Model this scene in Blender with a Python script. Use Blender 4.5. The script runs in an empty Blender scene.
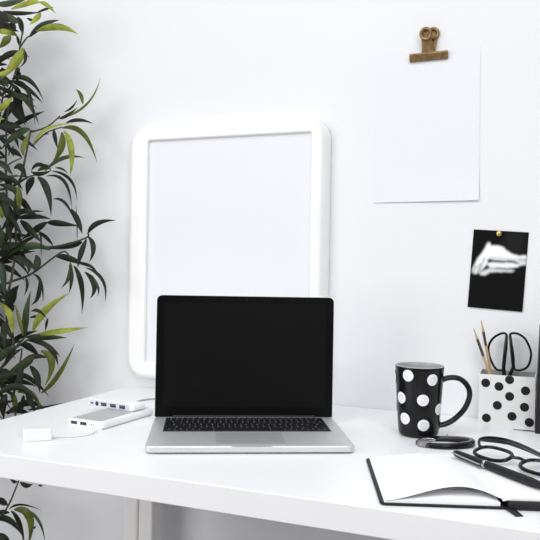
import bpy, bmesh, math, random
from mathutils import Vector, Matrix
PI = math.pi
SC = bpy.context.scene
COL = SC.collection
H = 0.74                                   # height of the desk top

# ------------------------------------------------------------------ materials
def mat(name, color, rough=0.5, metal=0.0, spec=0.5, noise=0.0, nscale=40.0, bump=0.0, bscale=200.0, coat=0.0, trans=0.0):
    m = bpy.data.materials.new(name); m.use_nodes = True
    nt = m.node_tree; b = nt.nodes['Principled BSDF']
    b.inputs['Base Color'].default_value = (*color, 1)
    b.inputs['Roughness'].default_value = rough
    b.inputs['Metallic'].default_value = metal
    b.inputs['Specular IOR Level'].default_value = spec
    b.inputs['Coat Weight'].default_value = coat
    b.inputs['Transmission Weight'].default_value = trans
    if noise or bump:
        tc = nt.nodes.new('ShaderNodeTexCoord')
    if noise:
        n = nt.nodes.new('ShaderNodeTexNoise'); n.inputs['Scale'].default_value = nscale; n.inputs['Detail'].default_value = 4
        nt.links.new(tc.outputs['Object'], n.inputs['Vector'])
        r = nt.nodes.new('ShaderNodeValToRGB')
        r.color_ramp.elements[0].position = .3; r.color_ramp.elements[1].position = .7
        r.color_ramp.elements[0].color = (*[c * (1 - noise) for c in color], 1)
        r.color_ramp.elements[1].color = (*[min(1, c * (1 + noise)) for c in color], 1)
        nt.links.new(n.outputs['Fac'], r.inputs['Fac']); nt.links.new(r.outputs['Color'], b.inputs['Base Color'])
    if bump:
        n = nt.nodes.new('ShaderNodeTexNoise'); n.inputs['Scale'].default_value = bscale
        nt.links.new(tc.outputs['Object'], n.inputs['Vector'])
        bp = nt.nodes.new('ShaderNodeBump'); bp.inputs['Strength'].default_value = bump; bp.inputs['Distance'].default_value = .002
        nt.links.new(n.outputs['Fac'], bp.inputs['Height']); nt.links.new(bp.outputs['Normal'], b.inputs['Normal'])
    return m

M = {}
M['wall'] = mat('wall_paint', (.80, .805, .825), .8, spec=.2, noise=.006, nscale=3, bump=.05, bscale=90)
M['floor'] = mat('floor_wood', (.16, .14, .135), .5, noise=.15, nscale=6)
M['desk'] = mat('white_laminate', (.88, .88, .89), .35, spec=.35, noise=.004, nscale=20)
M['white_paint'] = mat('white_lacquer', (.88, .88, .875), .4, spec=.4, noise=.004)
M['board'] = mat('white_board', (.80, .815, .85), .6, spec=.2, noise=.004, nscale=8)
M['paper'] = mat('paper', (.79, .80, .828), .9, spec=.1, noise=.004, nscale=30)
M['page'] = mat('notebook_page', (.88, .88, .885), .9, spec=.1, noise=.006, nscale=60)
M['brass'] = mat('aged_brass', (.27, .175, .080), .45, .75, noise=.35, nscale=120)
M['gold'] = mat('gold', (.62, .43, .14), .22, 1.0, noise=.05)
M['alu'] = mat('aluminium', (.70, .71, .71), .55, .8, noise=.02, nscale=300)
M['alu_dark'] = mat('aluminium_trackpad', (.60, .605, .60), .5, .75, noise=.02)
M['screen'] = mat('screen_glass', (.0075, .0075, .0077), .3, spec=.04, noise=.02)
M['bezel'] = mat('screen_border', (.0055, .0055, .0058), .25, spec=.04, noise=.02)
M['key'] = mat('black_key', (.008, .008, .009), .5, spec=.25, noise=.05)
M['keywell'] = mat('key_well', (.07, .07, .071), .5, spec=.2, noise=.05)
M['legend'] = mat('key_legend', (.28, .28, .28), .6, noise=.02)
M['mugblack'] = mat('black_glaze', (.0065, .0065, .007), .2, spec=.28, noise=.05, coat=.0)
M['mugdot'] = mat('white_glaze', (.86, .86, .88), .3, noise=.01)
M['mugring'] = mat('grey_glaze', (.62, .62, .68), .4, noise=.01)
M['mugin'] = mat('grey_white_glaze', (.40, .40, .41), .2, noise=.02)
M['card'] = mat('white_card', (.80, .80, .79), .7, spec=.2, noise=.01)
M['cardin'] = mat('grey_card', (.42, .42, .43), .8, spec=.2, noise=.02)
M['blackdot'] = mat('black_print', (.012, .012, .012), .6, spec=.25, noise=.05)
M['wood'] = mat('pencil_wood', (.50, .36, .19), .5, noise=.12, nscale=90)
M['dark_wood'] = mat('pencil_lacquer', (.05, .033, .022), .35, noise=.2)
M['lead'] = mat('pencil_point', (.26, .16, .14), .5, noise=.1)
M['black'] = mat('matte_black', (.012, .012, .013), .5, spec=.3, noise=.06)
M['glossblack'] = mat('gloss_black', (.006, .006, .0065), .14, spec=.32, noise=.05)
M['steel'] = mat('steel', (.62, .62, .63), .2, 1.0, noise=.02)
M['greymetal'] = mat('grey_metal', (.32, .32, .32), .3, .8, noise=.12, nscale=150)
M['leather'] = mat('black_leather', (.012, .012, .013), .55, spec=.3, noise=.1, bump=.2, bscale=700)
M['bank'] = mat('white_plastic', (.86, .86, .86), .35, noise=.004)
M['banktop'] = mat('silver_plastic', (.50, .50, .51), .45, .2, noise=.02, nscale=300)
M['hubface'] = mat('pale_lilac_plastic', (.62, .64, .72), .4, noise=.01)
M['port'] = mat('port_black', (.012, .012, .014), .5, noise=.05)
M['porttongue'] = mat('port_tongue_blue', (.10, .13, .22), .5, noise=.05)
M['cable'] = mat('white_cable', (.84, .84, .85), .5, noise=.01)
M['greycable'] = mat('grey_cable', (.45, .45, .46), .5, noise=.02)
M['lens'] = mat('spectacle_lens', (1, 1, 1), .02, spec=.5, trans=1.0, noise=.0)
M['lens'].node_tree.nodes['Principled BSDF'].inputs['IOR'].default_value = 1.08
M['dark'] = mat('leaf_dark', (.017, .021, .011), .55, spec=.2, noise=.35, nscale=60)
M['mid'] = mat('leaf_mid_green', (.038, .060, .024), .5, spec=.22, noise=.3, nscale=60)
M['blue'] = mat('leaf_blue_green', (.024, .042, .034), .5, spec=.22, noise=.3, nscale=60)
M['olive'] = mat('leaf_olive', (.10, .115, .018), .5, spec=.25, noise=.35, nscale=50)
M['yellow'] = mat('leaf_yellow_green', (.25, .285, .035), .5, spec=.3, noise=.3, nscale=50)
M['stem'] = mat('stem_brown_green', (.045, .045, .030), .6, noise=.3, nscale=40)
M['soil'] = mat('soil', (.03, .022, .015), .9, noise=.4, nscale=60)
M['pot'] = mat('white_pot', (.75, .75, .74), .4, noise=.01)

# ------------------------------------------------------------------ mesh helpers
class MB:
    """collects vertices and faces of one mesh"""
    def __init__(s): s.v = []; s.f = []; s.m = []; s.sm = []
    def add(s, verts, faces, mi=0, smooth=False, mtx=None):
        o = len(s.v)
        for p in verts:
            p = Vector(p); s.v.append(mtx @ p if mtx else p)
        for f in faces: s.f.append([i + o for i in f]); s.m.append(mi); s.sm.append(smooth)
        return s
    def bm(s, bm, mi=0, smooth=False, mtx=None):
        bm.verts.index_update()
        s.add([v.co.copy() for v in bm.verts], [[v.index for v in f.verts] for f in bm.faces], mi, smooth, mtx); bm.free(); return s
    def box(s, lo, hi, bev=0.0, seg=2, mi=0, mtx=None, smooth=False):
        bm = bmesh.new(); bmesh.ops.create_cube(bm, size=1)
        for v in bm.verts: v.co = Vector([lo[i] + (v.co[i] + .5) * (hi[i] - lo[i]) for i in range(3)])
        if bev: bmesh.ops.bevel(bm, geom=bm.edges[:], offset=bev, segments=seg, profile=.5, affect='EDGES')
        return s.bm(bm, mi, smooth, mtx)
    def tube(s, pts, r, seg=10, mi=0, mtx=None, cap=True, closed=False, sx=1.0):
        pts = [Vector(p) for p in pts]; n = len(pts)
        rs = r if isinstance(r, (list, tuple)) else [r] * n
        T = []
        for i in range(n):
            a = pts[(i - 1) % n] if (closed or i > 0) else pts[0]
            b = pts[(i + 1) % n] if (closed or i < n - 1) else pts[-1]
            T.append((b - a).normalized())
        up = Vector((0, 0, 1)) if abs(T[0].z) < .9 else Vector((0, 1, 0))
        N = (up - up.dot(T[0]) * T[0]).normalized()
        vs = []; 
        for i in range(n):
            N = (N - N.dot(T[i]) * T[i]).normalized(); B = T[i].cross(N)
            for k in range(seg):
                a = 2 * PI * k / seg; vs.append(pts[i] + rs[i] * (math.cos(a) * N + sx * math.sin(a) * B))
        fs = []
        for i in range(n if closed else n - 1):
            j = (i + 1) % n
            for k in range(seg):
                l = (k + 1) % seg; fs.append([i * seg + k, i * seg + l, j * seg + l, j * seg + k])
        if cap and not closed: fs += [list(range(seg))[::-1], [(n - 1) * seg + k for k in range(seg)]]
        return s.add(vs, fs, mi, True, mtx)
    def lathe(s, prof, seg=48, mi=0, mtx=None, smooth=True, cap=True):
        vs = []; fs = []; n = len(prof)
        for r, z in prof:
            for k in range(seg):
                a = 2 * PI * k / seg; vs.append((r * math.cos(a), r * math.sin(a), z))
        for i in range(n - 1):
            for k in range(seg):
                l = (k + 1) % seg; fs.append([i * seg + k, i * seg + l, (i + 1) * seg + l, (i + 1) * seg + k])
        if cap and prof[0][0] > 1e-5: fs.append(list(range(seg))[::-1])
        if cap and prof[-1][0] > 1e-5: fs.append([(n - 1) * seg + k for k in range(seg)])
        return s.add(vs, fs, mi, smooth, mtx)
    def loops(s, rings, mi=0, smooth=True, cap0=True, cap1=True, mtx=None, close=False):
        """skin a list of equal-length closed loops"""
        n = len(rings[0]); vs = [p for r in rings for p in r]; fs = []
        R = len(rings)
        for i in range(R if close else R - 1):
            j = (i + 1) % R
            for k in range(n):
                l = (k + 1) % n; fs.append([i * n + k, i * n + l, j * n + l, j * n + k])
        if not close:
            if cap0: fs.append(list(range(n))[::-1])
            if cap1: fs.append([(R - 1) * n + k for k in range(n)])
        return s.add(vs, fs, mi, smooth, mtx)
    def sheet(s, grid, off, mi=0):
        """thin solid sheet: a grid of points (rows) thickened by the vector off"""
        nz, nx = len(grid) - 1, len(grid[0]) - 1; A = [Vector(p) for r in grid for p in r]; off = Vector(off); N = len(A); W = nx + 1
        fs = []
        for j in range(nz):
            for i in range(nx):
                a = j * W + i; q = [a, a + 1, a + W + 1, a + W]; fs.append(q); fs.append([k + N for k in q[::-1]])
        edge = list(range(W)) + [j * W + nx for j in range(1, nz + 1)] + [nz * W + i for i in range(nx - 1, -1, -1)] + [j * W for j in range(nz - 1, 0, -1)]
        for k in range(len(edge)):
            a, c = edge[k], edge[(k + 1) % len(edge)]; fs.append([a, a + N, c + N, c])
        return s.add(A + [p + off for p in A], fs, mi, True)
    def build(s, name, mats, parent=None, loc=None, rot=None, sharp=35):
        me = bpy.data.meshes.new(name); me.from_pydata([tuple(p) for p in s.v], [], s.f)
        for m in (mats if isinstance(mats, (list, tuple)) else [mats]): me.materials.append(m)
        for i, p in enumerate(me.polygons): p.material_index = s.m[i]; p.use_smooth = s.sm[i]
        bm = bmesh.new(); bm.from_mesh(me)
        bmesh.ops.remove_doubles(bm, verts=bm.verts[:], dist=1e-6)
        bmesh.ops.recalc_face_normals(bm, faces=bm.faces[:])
        bm.to_mesh(me); bm.free()
        flat = [not p.use_smooth for p in me.polygons]
        if sharp and not all(flat):
            me.set_sharp_from_angle(angle=math.radians(sharp))
            for p, f in zip(me.polygons, flat): p.use_smooth = not f
        o = bpy.data.objects.new(name, me); COL.objects.link(o)
        if sharp and not all(flat):
            wn = o.modifiers.new('even_shading', 'WEIGHTED_NORMAL'); wn.keep_sharp = True; wn.weight = 50
        if parent: o.parent = parent
        if loc: o.location = loc
        if rot: o.rotation_euler = rot
        return o

def rrect(x0, x1, y0, y1, r, n=6, z=0.0, rb=None):
    """rounded rectangle loop in the xy plane"""
    P = []; rb = r if rb is None else rb; q = r
    for cx, cy, a0, r in ((x1 - q, y1 - q, 0, q), (x0 + q, y1 - q, 90, q), (x0 + rb, y0 + rb, 180, rb), (x1 - rb, y0 + rb, 270, rb)):
        for i in range(n + 1):
            a = math.radians(a0 + 90 * i / n); P.append(Vector((cx + r * math.cos(a), cy + r * math.sin(a), z)))
    return P
def slab(x0, x1, y0, y1, z0, z1, r, e=0.0, n=6, es=3, rb=None):
    """rounded slab with softened top and bottom edges -> rings"""
    R = []
    if e:
        for i in range(es + 1):
            a = PI / 2 * i / es; d = e * (1 - math.sin(a)); R.append(rrect(x0 + d, x1 - d, y0 + d, y1 - d, max(r - d, .0003), n, z0 + e * (1 - math.cos(a)), rb))
        for i in range(es + 1):
            a = PI / 2 * i / es; d = e * (1 - math.cos(a)); R.append(rrect(x0 + d, x1 - d, y0 + d, y1 - d, max(r - d, .0003), n, z1 - e * (1 - math.sin(a)), rb))
    else:
        R = [rrect(x0, x1, y0, y1, r, n, z0), rrect(x0, x1, y0, y1, r, n, z1)]
    return R
def spline(pts, n=8, closed=False):
    """Catmull-Rom through the points"""
    P = [Vector(p) for p in pts]; out = []; N = len(P)
    for i in range(N if closed else N - 1):
        if closed: a, b, c, d = P[(i - 1) % N], P[i], P[(i + 1) % N], P[(i + 2) % N]
        else: a, b, c, d = P[max(i - 1, 0)], P[i], P[i + 1], P[min(i + 2, N - 1)]
        for k in range(n):
            t = k / n
            out.append(.5 * ((2 * b) + (c - a) * t + (2 * a - 5 * b + 4 * c - d) * t * t + (3 * b - a - 3 * c + d) * t ** 3))
    if not closed: out.append(P[-1])
    return out
def disc(mb, c, ex, ey, r, mi, n=24, ry=None):
    c = Vector(c); ex = Vector(ex); ey = Vector(ey); ry = ry or r
    mb.add([c + ex * r * math.cos(2 * PI * k / n) + ey * ry * math.sin(2 * PI * k / n) for k in range(n)], [list(range(n))], mi)

def tag(o, label, cat, group=None):
    o['label'] = label; o['category'] = cat
    if group: o['group'] = group
    return o
def thing(name, label, cat, loc=(0, 0, 0), rz=0.0, group=None):
    o = bpy.data.objects.new(name, None); COL.objects.link(o); o.empty_display_size = .05
    o.location = loc; o.rotation_euler = (0, 0, rz)
    return tag(o, label, cat, group)
def structure(o): o['kind'] = 'structure'; return o

# ------------------------------------------------------------------ the setting
structure(MB().box((-3.2, 0, 0), (1.6, .12, 2.7)).build('wall_back', M['wall']))
structure(MB().box((-3.2, -3.6, -.05), (1.6, .12, 0)).build('floor', M['floor']))
structure(MB().box((-3.2, -.014, 0), (1.6, 0, .07), .003).build('baseboard_back', M['white_paint']))

# ------------------------------------------------------------------ desk
desk = thing('desk', 'long white desk with a thick plain top, standing against the wall', 'desk', (0, 0, 0))
MB().box((-.922, -.5985, H - .034), (.578, -.0015, H), .0012, 2).build('tabletop', M['desk'], desk)
for x, y in ((-.847, -.062), (-.885, -.53), (.52, -.062), (.52, -.53)):
    m = MB()
    for dx, hw in ((-.0185, .0172), (.0185, .0172)):
        m.box((x + dx - hw, y - .016, 0), (x + dx + hw, y + .016, H - .040), .004, 2)
    m.box((x - .04, y - .035, H - .040), (x + .04, y + .035, H - .034), .001, 1)
    m.build('leg', M['white_paint'], desk)

# ------------------------------------------------------------------ picture frame on the wall
fr = thing('picture_frame', 'large empty white picture frame with rounded corners on the wall behind the laptop', 'picture frame', (-.6795, 0, 1.046))
def fl(l, r, b, t, rad, y): return [Vector((p.x, y, p.y)) for p in rrect(l, r, b, t, rad, 8)]
# outer rings from the wall forward, then back into the rebate
rings = [fl(-.2450, .2262, -.2830, .2770, .046, -.001), fl(-.2450, .2262, -.2830, .2770, .046, -.009), fl(-.2425, .2240, -.2815, .2760, .044, -.017),
         fl(-.2370, .2200, -.2785, .2748, .041, -.0245), fl(-.2310, .2160, -.2725, .2722, .034, -.0290), fl(-.2250, .2130, -.2690, .2705, .032, -.0305),
         fl(-.1930, .1960, -.2495, .2500, .008, -.0300), fl(-.1905, .1935, -.2470, .2475, .006, -.0290), fl(-.1895, .1925, -.2458, .2463, .005, -.0270),
         fl(-.1892, .1922, -.2455, .2460, .005, -.0215)]
MB().loops(rings, cap0=False, cap1=False).build('frame', M['white_paint'], fr, sharp=50)
MB().box((-.2, -.0225, -.256), (.203, -.002, .257), .0005, 1).build('panel', M['board'], fr)
fr.rotation_euler = (0, math.radians(-.15), 0)

# ------------------------------------------------------------------ paper and bulldog clip on the wall
def paper_grid(x0, x1, z0, z1, curl, nx=14, nz=18):
    g = []
    for j in range(nz + 1):
        s_ = j / nz
        g.append([Vector((x0 + (x1 - x0) * i / nx, -.0007 - curl * max(0, 1 - s_ * 4) ** 2 * (.3 + .7 * i / nx), z0 + (z1 - z0) * s_)) for i in range(nx + 1)])
    return g
pp = MB().sheet(paper_grid(-.1015, .1015, -.148, .144, .0035), (0, -.0003, 0)).build('sheet_of_paper', M['paper'], None, (-.2630, 0, 1.2990))
pp.rotation_euler = (0, math.radians(-.55), 0)
tag(pp, 'blank white sheet of paper hanging on the wall from a brass bulldog clip', 'paper')

clip = thing('bulldog_clip', 'aged brass bulldog clip gripping the top of the blank paper', 'clip', (-.2595, 0, 1.4315), 0)
clip.rotation_euler = (0, math.radians(-1.0), 0)
# two jaws: sprung sheet folded into a triangular bar
def jaw(y0, sgn):
    prof = [(0, -.0080), (sgn * .0026, -.0076), (sgn * .0040, -.0056), (sgn * .0072, .0036), (sgn * .0060, .0068), (sgn * .0020, .0074), (0, .0046)]
    rg = []
    for x, k in ((-.0365, .90), (-.0355, 1), (.0355, 1), (.0365, .90)):
        rg.append([Vector((x, y0 + y * k, z * k)) for y, z in prof])
    return MB().loops(rg, smooth=False)
jaw(-.0036, -1).build('jaw', M['brass'], clip)
jaw(-.0034, .35).build('jaw', M['brass'], clip)
def clip_handle(y, xo, tilt, zt):
    """flat tapering tab that ends in a rolled eye"""
    m = MB()
    front = [(-.0125, .004), (-.0108, .012), (-.0100, .022), (-.0104, .034), (-.0090, .040), (.0090, .040), (.0104, .034), (.0100, .022), (.0108, .012), (.0125, .004)]
    f = [Vector((xo * (z / .04) + x, y - tilt * z, z)) for x, z in front]
    b = [p + Vector((0, .0016, 0)) for p in f]
    m.loops([f, b], smooth=False)
    c = Vector((xo, y - tilt * zt, zt))
    ring = [c + Vector((.0092 * math.cos(a), -tilt * .0092 * math.sin(a), .0096 * math.sin(a))) for a in [2 * PI * k / 28 for k in range(28)]]
    m.tube(ring, .0036, 10, closed=True)
    # dished web inside the eye with a small hole
    n = 28
    o_ = [c + Vector((.0075 * math.cos(a), .0006, .008 * math.sin(a))) for a in [2 * PI * k / n for k in range(n)]]
    i_ = [c + Vector((.0030 * math.cos(a), .0022, .0034 * math.sin(a))) for a in [2 * PI * k / n for k in range(n)]]
    m.loops([o_, i_], cap0=False, cap1=True)
    return m
clip_handle(-.0085, -.0028, .25, .0395).build('handle', M['brass'], clip)
clip_handle(-.0045, .0080, -.03, .0430).build('handle', M['brass'], clip)
MB().tube([(-.013, -.0075, .007), (.013, -.0075, .007)], .0022, 10).build('spring_pin', M['brass'], clip)

# ------------------------------------------------------------------ black photographic print and pin
def inside(px, py, poly):
    c = False; n = len(poly); j = n - 1
    for i in range(n):
        if (poly[i][1] > py) != (poly[j][1] > py) and px < (poly[j][0] - poly[i][0]) * (py - poly[i][1]) / (poly[j][1] - poly[i][1]) + poly[i][0]: c = not c
        j = i
    return c
HAND = [(.031, .556), (.037, .501), (.114, .363), (.19, .29), (.225, .245), (.27, .168), (.30, .145), (.315, .165), (.345, .196), (.45, .19), (.564, .2), (.62, .239), (.726, .282), (.86, .30), (1.0, .29), (1.0, .41), (.912, .418), (.84, .385), (.77, .364), (.55, .375), (.3, .368), (.297, .428), (.232, .494), (.171, .551), (.09, .57)]
FINGER1 = [(.29, .421), (.388, .403), (.758, .395), (.911, .413), (.848, .444), (.733, .462), (.347, .476)]
FINGER2 = [(.171, .551), (.315, .491), (.735, .481), (.81, .488), (.755, .509), (.371, .532), (.276, .578), (.192, .576)]
nx, nz = 72, 108
val = [[0.0] * (nx + 1) for _ in range(nz + 1)]
for j in range(nz + 1):
    for i in range(nx + 1):
        s, t = i / nx, j / nz
        v = .007 + .010 * max(0, 1 - ((s - .75) ** 2 + (t - .14) ** 2) * 14)
        if inside(s, t, HAND):
            v = .92
            for a, b in (((.10, .46), (.06, .56)), ((.17, .42), (.12, .57)), ((.24, .36), (.17, .53))):     # creases between the fingers
                q = Vector((s, t)); A = Vector(a); B = Vector(b); u = max(0, min(1, (q - A).dot(B - A) / (B - A).length_squared))
                if (q - A - (B - A) * u).length < .011: v = .22
            if t > .33 and s > .33: v = .72
            if s > .86 and .33 < t < .37: v = .5
        if inside(s, t, FINGER1): v = .85
        if inside(s, t, FINGER2): v = .7
        val[j][i] = v
for _ in range(2):                                                                                        # the print is soft
    val = [[sum(val[max(0, min(nz, j + b))][max(0, min(nx, i + a))] for a in (-1, 0, 1) for b in (-1, 0, 1)) / 9 for i in range(nx + 1)] for j in range(nz + 1)]
W_, H_ = .0990, .1475
grid = [[Vector(((i / nx - .5) * W_, -.0007 - .0014 * (j / nz) ** 2, (.5 - j / nz) * H_)) for i in range(nx + 1)] for j in range(nz + 1)]
pr = MB().sheet(grid, (0, -.0004, 0)).build('pinned_picture', M['paper'], None)
me = pr.data; me.materials.clear()
ca = me.color_attributes.new('picture', 'FLOAT_COLOR', 'POINT')
for k, q in enumerate(me.vertices):
    i = round((q.co.x / W_ + .5) * nx); j = round((.5 - q.co.z / H_) * nz); c = val[j][i]; ca.data[k].color = (c, c, c * 1.01, 1)
mp = mat('printed_photo', (.02, .02, .02), .5, spec=.05); a = mp.node_tree.nodes.new('ShaderNodeAttribute'); a.attribute_name = 'picture'
mp.node_tree.links.new(a.outputs['Color'], mp.node_tree.nodes['Principled BSDF'].inputs['Base Color'])
me.materials.append(mp)
pr.location = (-.1230, 0, 1.0205); pr.rotation_euler = (0, math.radians(3.25), 0)
tag(pr, 'black and white photo print of pale folded hands pinned to the wall', 'photo')
pin = MB().lathe([(0, -.006), (.0012, .0), (.0012, .0005), (.0048, .0006), (.0054, .0014), (.0050, .0028), (.0034, .0042), (0, .0048)], 24).build('push_pin', M['gold'], None, (-.1222, -.0032, 1.0888), (PI / 2, 0, 0))
tag(pin, 'small round gold push pin at the top of the black photo print', 'pin')

# ------------------------------------------------------------------ laptop
lap = thing('laptop', 'open silver laptop with a black screen standing on the white desk', 'laptop', (-.5249, -.2525, H), .4707)
base = MB().loops(slab(-.157, .157, -.2075, .011, .0022, .0125, .011, .0028, 8, 4)).build('base', M['alu'], lap, sharp=50)
MB().add([(-.1365, -.0065, .01262), (.1365, -.0065, .01262), (.1365, -.1125, .01262), (-.1365, -.1125, .01262)], [[0, 1, 2, 3]]).build('key_well', M['keywell'], base)
rows = [(.0085, [1] * 14), (.0165, [1] * 13 + [1.55]), (.0165, [1.55] + [1] * 13), (.0165, [1.83] + [1] * 11 + [1.83]), (.0165, [2.42] + [1] * 10 + [2.42]), (.0170, [1, 1, 1, 1.25, 5.3, 1.25, 1, .95, .95, .95])]
kb = MB(); y = -.0082; gap = .0024
for d, ws in rows:
    tot = .2708; u = (tot - gap * (len(ws) - 1)) / sum(ws); x = -tot / 2
    for k, w in enumerate(ws):
        kb.box((x, y - d, .0127), (x + w * u, y, .01345), .0004, 1)
        if w < 1.2 or k in (0, len(ws) - 1):                          # pale legend in the middle of each cap
            cx = x + w * u / 2; cy = y - d / 2; e = .0013
            kb.add([(cx - e, cy - e * 1.3, .01352), (cx + e, cy - e * 1.3, .01352), (cx + e, cy + e * 1.3, .01352), (cx - e, cy + e * 1.3, .01352)], [[0, 1, 2, 3]], 1)
        x += w * u + gap
    y -= d + gap * .62
kb.build('keyboard', [M['key'], M['legend']], base)
MB().loops([rrect(-.0525, .0525, -.1965, -.1195, .003, 4, .0124), rrect(-.0525, .0525, -.1965, -.1195, .003, 4, .01275)], smooth=False).build('trackpad', M['alu_dark'], base)
MB().loops([rrect(-.03, .03, -.2085, -.2065, .0009, 3, .0121), rrect(-.03, .03, -.2085, -.2065, .0009, 3, .0127)], smooth=False).build('lid_notch', M['alu_dark'], base)
for x in (-.13, .13):
    for yy in (-.19, -.005):
        MB().lathe([(.006, .0), (.007, .001), (.007, .0024)], 20).build('foot', M['black'], base, (x, yy, 0))
MB().tube([(-.125, .003, .0122), (.125, .003, .0122)], .0052, 14).build('hinge', M['black'], lap)
lid = MB().loops([[Vector((p.x, -p.z, p.y)) for p in r] for r in slab(-.157, .157, .0004, .2135, -.0055, -.0002, .0095, .0012, 8, 3, .001)]).build('lid', M['alu'], lap, (0, 0, .0125), (-.025, 0, 0), sharp=50)
MB().loops([[Vector((p.x, -p.z, p.y)) for p in r] for r in [rrect(-.1564, .1564, .0006, .2129, .009, 8, zz, .0008) for zz in (-.0003, .0005)]], smooth=False).build('screen_border', M['bezel'], lid)
MB().add([(-.1432, -.0006, .0175), (.1432, -.0006, .0175), (.1432, -.0006, .2010), (-.1432, -.0006, .2010)], [[0, 1, 2, 3]]).build('screen', M['screen'], lid)
disc(wc := MB(), (0, -.00065, .2070), (1, 0, 0), (0, 0, 1), .0016, 0, 16); wc.build('camera', M['glossblack'], lid)

# ------------------------------------------------------------------ mug
mug = thing('mug', 'tall glossy black mug with white polka dots on the desk', 'mug', (-.230, -.192, H))
MH = .117
def mr(z):
    t = max(0, min(1, z / MH)); r = .0326 + .0082 * t ** .8
    if z < .006: r -= .004 * (1 - z / .006) ** 2
    return r
prof = [(0, .0006), (mr(0) - .006, .0006), (mr(0) - .002, .0)] + [(mr(z), z) for z in [.0008, .002, .004, .006] + [.006 + (MH - .006) * i / 24 for i in range(1, 25)]]
prof_in = [(mr(MH) - .0006, MH + .0009), (mr(MH) - .0020, MH + .0012), (mr(MH) - .0032, MH + .0004)] + [(mr(z) - .0036, z) for z in [MH - .004, .09, .06, .03, .012]] + [(.022, .006), (0, .0055)]
mb = MB(); mb.lathe(prof, 64, 0, cap=False); mb.lathe(prof[-1:] + prof_in, 64, 3, cap=False)
def spot(th, z, rad, h=.0011):
    """raised glazed disc wrapped on the mug wall"""
    th = math.radians(th); R = mr(z); n = 28
    def P(r, a, hh):
        zz = z + r * math.sin(a); t = th + r * math.cos(a) / R; rr = mr(zz) + hh; return Vector((rr * math.cos(t), rr * math.sin(t), zz))
    def ring(r, hh): return [P(r, 2 * PI * k / n, hh) for k in range(n)]
    mb.loops([ring(rad * 1.13, -.0003), ring(rad * 1.07, h * .5), ring(rad, h * .9)], 0, True, False, False)
    mb.loops([ring(rad, h * .9), ring(rad * .85, h * 1.05), ring(rad * .50, h * 1.05)], 1, True, False, False)
    mb.loops([ring(rad * .50, h * 1.05), ring(rad * .40, h * 1.05)], 2, True, False, False)
    mb.loops([ring(rad * .40, h * 1.05), ring(rad * .05, h * 1.05)], 1, True, False, True)
for th, z in ((-106.8, .104), (-47.8, .0985), (-128.6, .0653), (-69.6, .0648), (-19.6, .0482), (-118, .0315), (-66, .0232), (-166, .097), (170, .045), (132, .085), (100, .05), (70, .092), (40, .075), (110, .02), (25, .018)):
    spot(th, z, .0096)
mb.build('body', [M['mugblack'], M['mugdot'], M['mugring'], M['mugin']], mug, sharp=50)
# handle points to the right of the mug
hd = Vector((math.cos(math.radians(18)), math.sin(math.radians(18)), 0))
hp = [(.036, .0930), (.050, .0980), (.067, .0965), (.0800, .0850), (.0840, .0690), (.0770, .0480), (.0620, .0305), (.0470, .0205), (.0310, .0165)]
MB().tube(spline([hd * a + Vector((0, 0, z)) for a, z in hp], 6), .0046, 12, sx=1.35).build('handle', M['mugblack'], mug)

# ------------------------------------------------------------------ dotted pen box with its contents
bx = thing('pen_box', 'small square white card box with black dots against the wall', 'pen holder', (-.0993, 0, H))
m = MB(); w = .0489; yf, yb, zt, zb = -.0475, -.0045, .0905, .0945; th = .0016
m.box((-w, yf, 0), (w, yf + th, zt), .0003, 1); m.box((-w, yb - th, 0), (w, yb, zb), .0003, 1, 1)
for sx in (-1, 1): 
    x0, x1 = sorted((sx * w, sx * (w - th)))
    m.add([(x0, yf + th, 0), (x1, yf + th, 0), (x1, yb - th, 0), (x0, yb - th, 0), (x0, yf + th, zt), (x1, yf + th, zt), (x1, yb - th, zb), (x0, yb - th, zb)],
          [[0, 3, 2, 1], [4, 5, 6, 7], [0, 1, 5, 4], [2, 3, 7, 6], [0, 4, 7, 3], [1, 2, 6, 5]], 0)
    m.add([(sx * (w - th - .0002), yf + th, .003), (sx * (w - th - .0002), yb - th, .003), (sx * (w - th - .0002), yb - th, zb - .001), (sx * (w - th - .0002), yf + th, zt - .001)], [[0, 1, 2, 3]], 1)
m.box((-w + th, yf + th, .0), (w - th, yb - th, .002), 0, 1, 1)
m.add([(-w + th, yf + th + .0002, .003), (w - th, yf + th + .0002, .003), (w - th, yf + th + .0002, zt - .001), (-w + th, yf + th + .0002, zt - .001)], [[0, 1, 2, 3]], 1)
for u, z in ((-.136, .8147), (-.1127, .8099), (-.0671, .8058), (-.094, .7935), (-.1149, .7756), (-.0682, .7763), (-.1334, .751), (-.0892, .7579), (-.0595, .7499)):
    disc(m, (u + .0993, yf - .0003, z - H), (1, 0, 0), (0, 0, 1), .0079, 2, 28)
# the dot cut by the rim
n = 20; u, z = -.0947 + .0993, .0835
m.add([(u + .0079 * math.cos(a), yf - .0003, min(z + .0079 * math.sin(a), zt)) for a in [2 * PI * k / n for k in range(n)]], [list(range(n))], 2)
for z, yy in ((.07, -.02), (.045, -.034), (.02, -.015), (.03, -.038), (.078, -.04)):
    disc(m, (w + .0003, yy, z), (0, 1, 0), (0, 0, 1), .0075, 2, 24); disc(m, (-w - .0003, yy, z - .008), (0, 1, 0), (0, 0, 1), .0075, 2, 24)
m.build('box', [M['card'], M['cardin'], M['blackdot']], bx)

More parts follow.
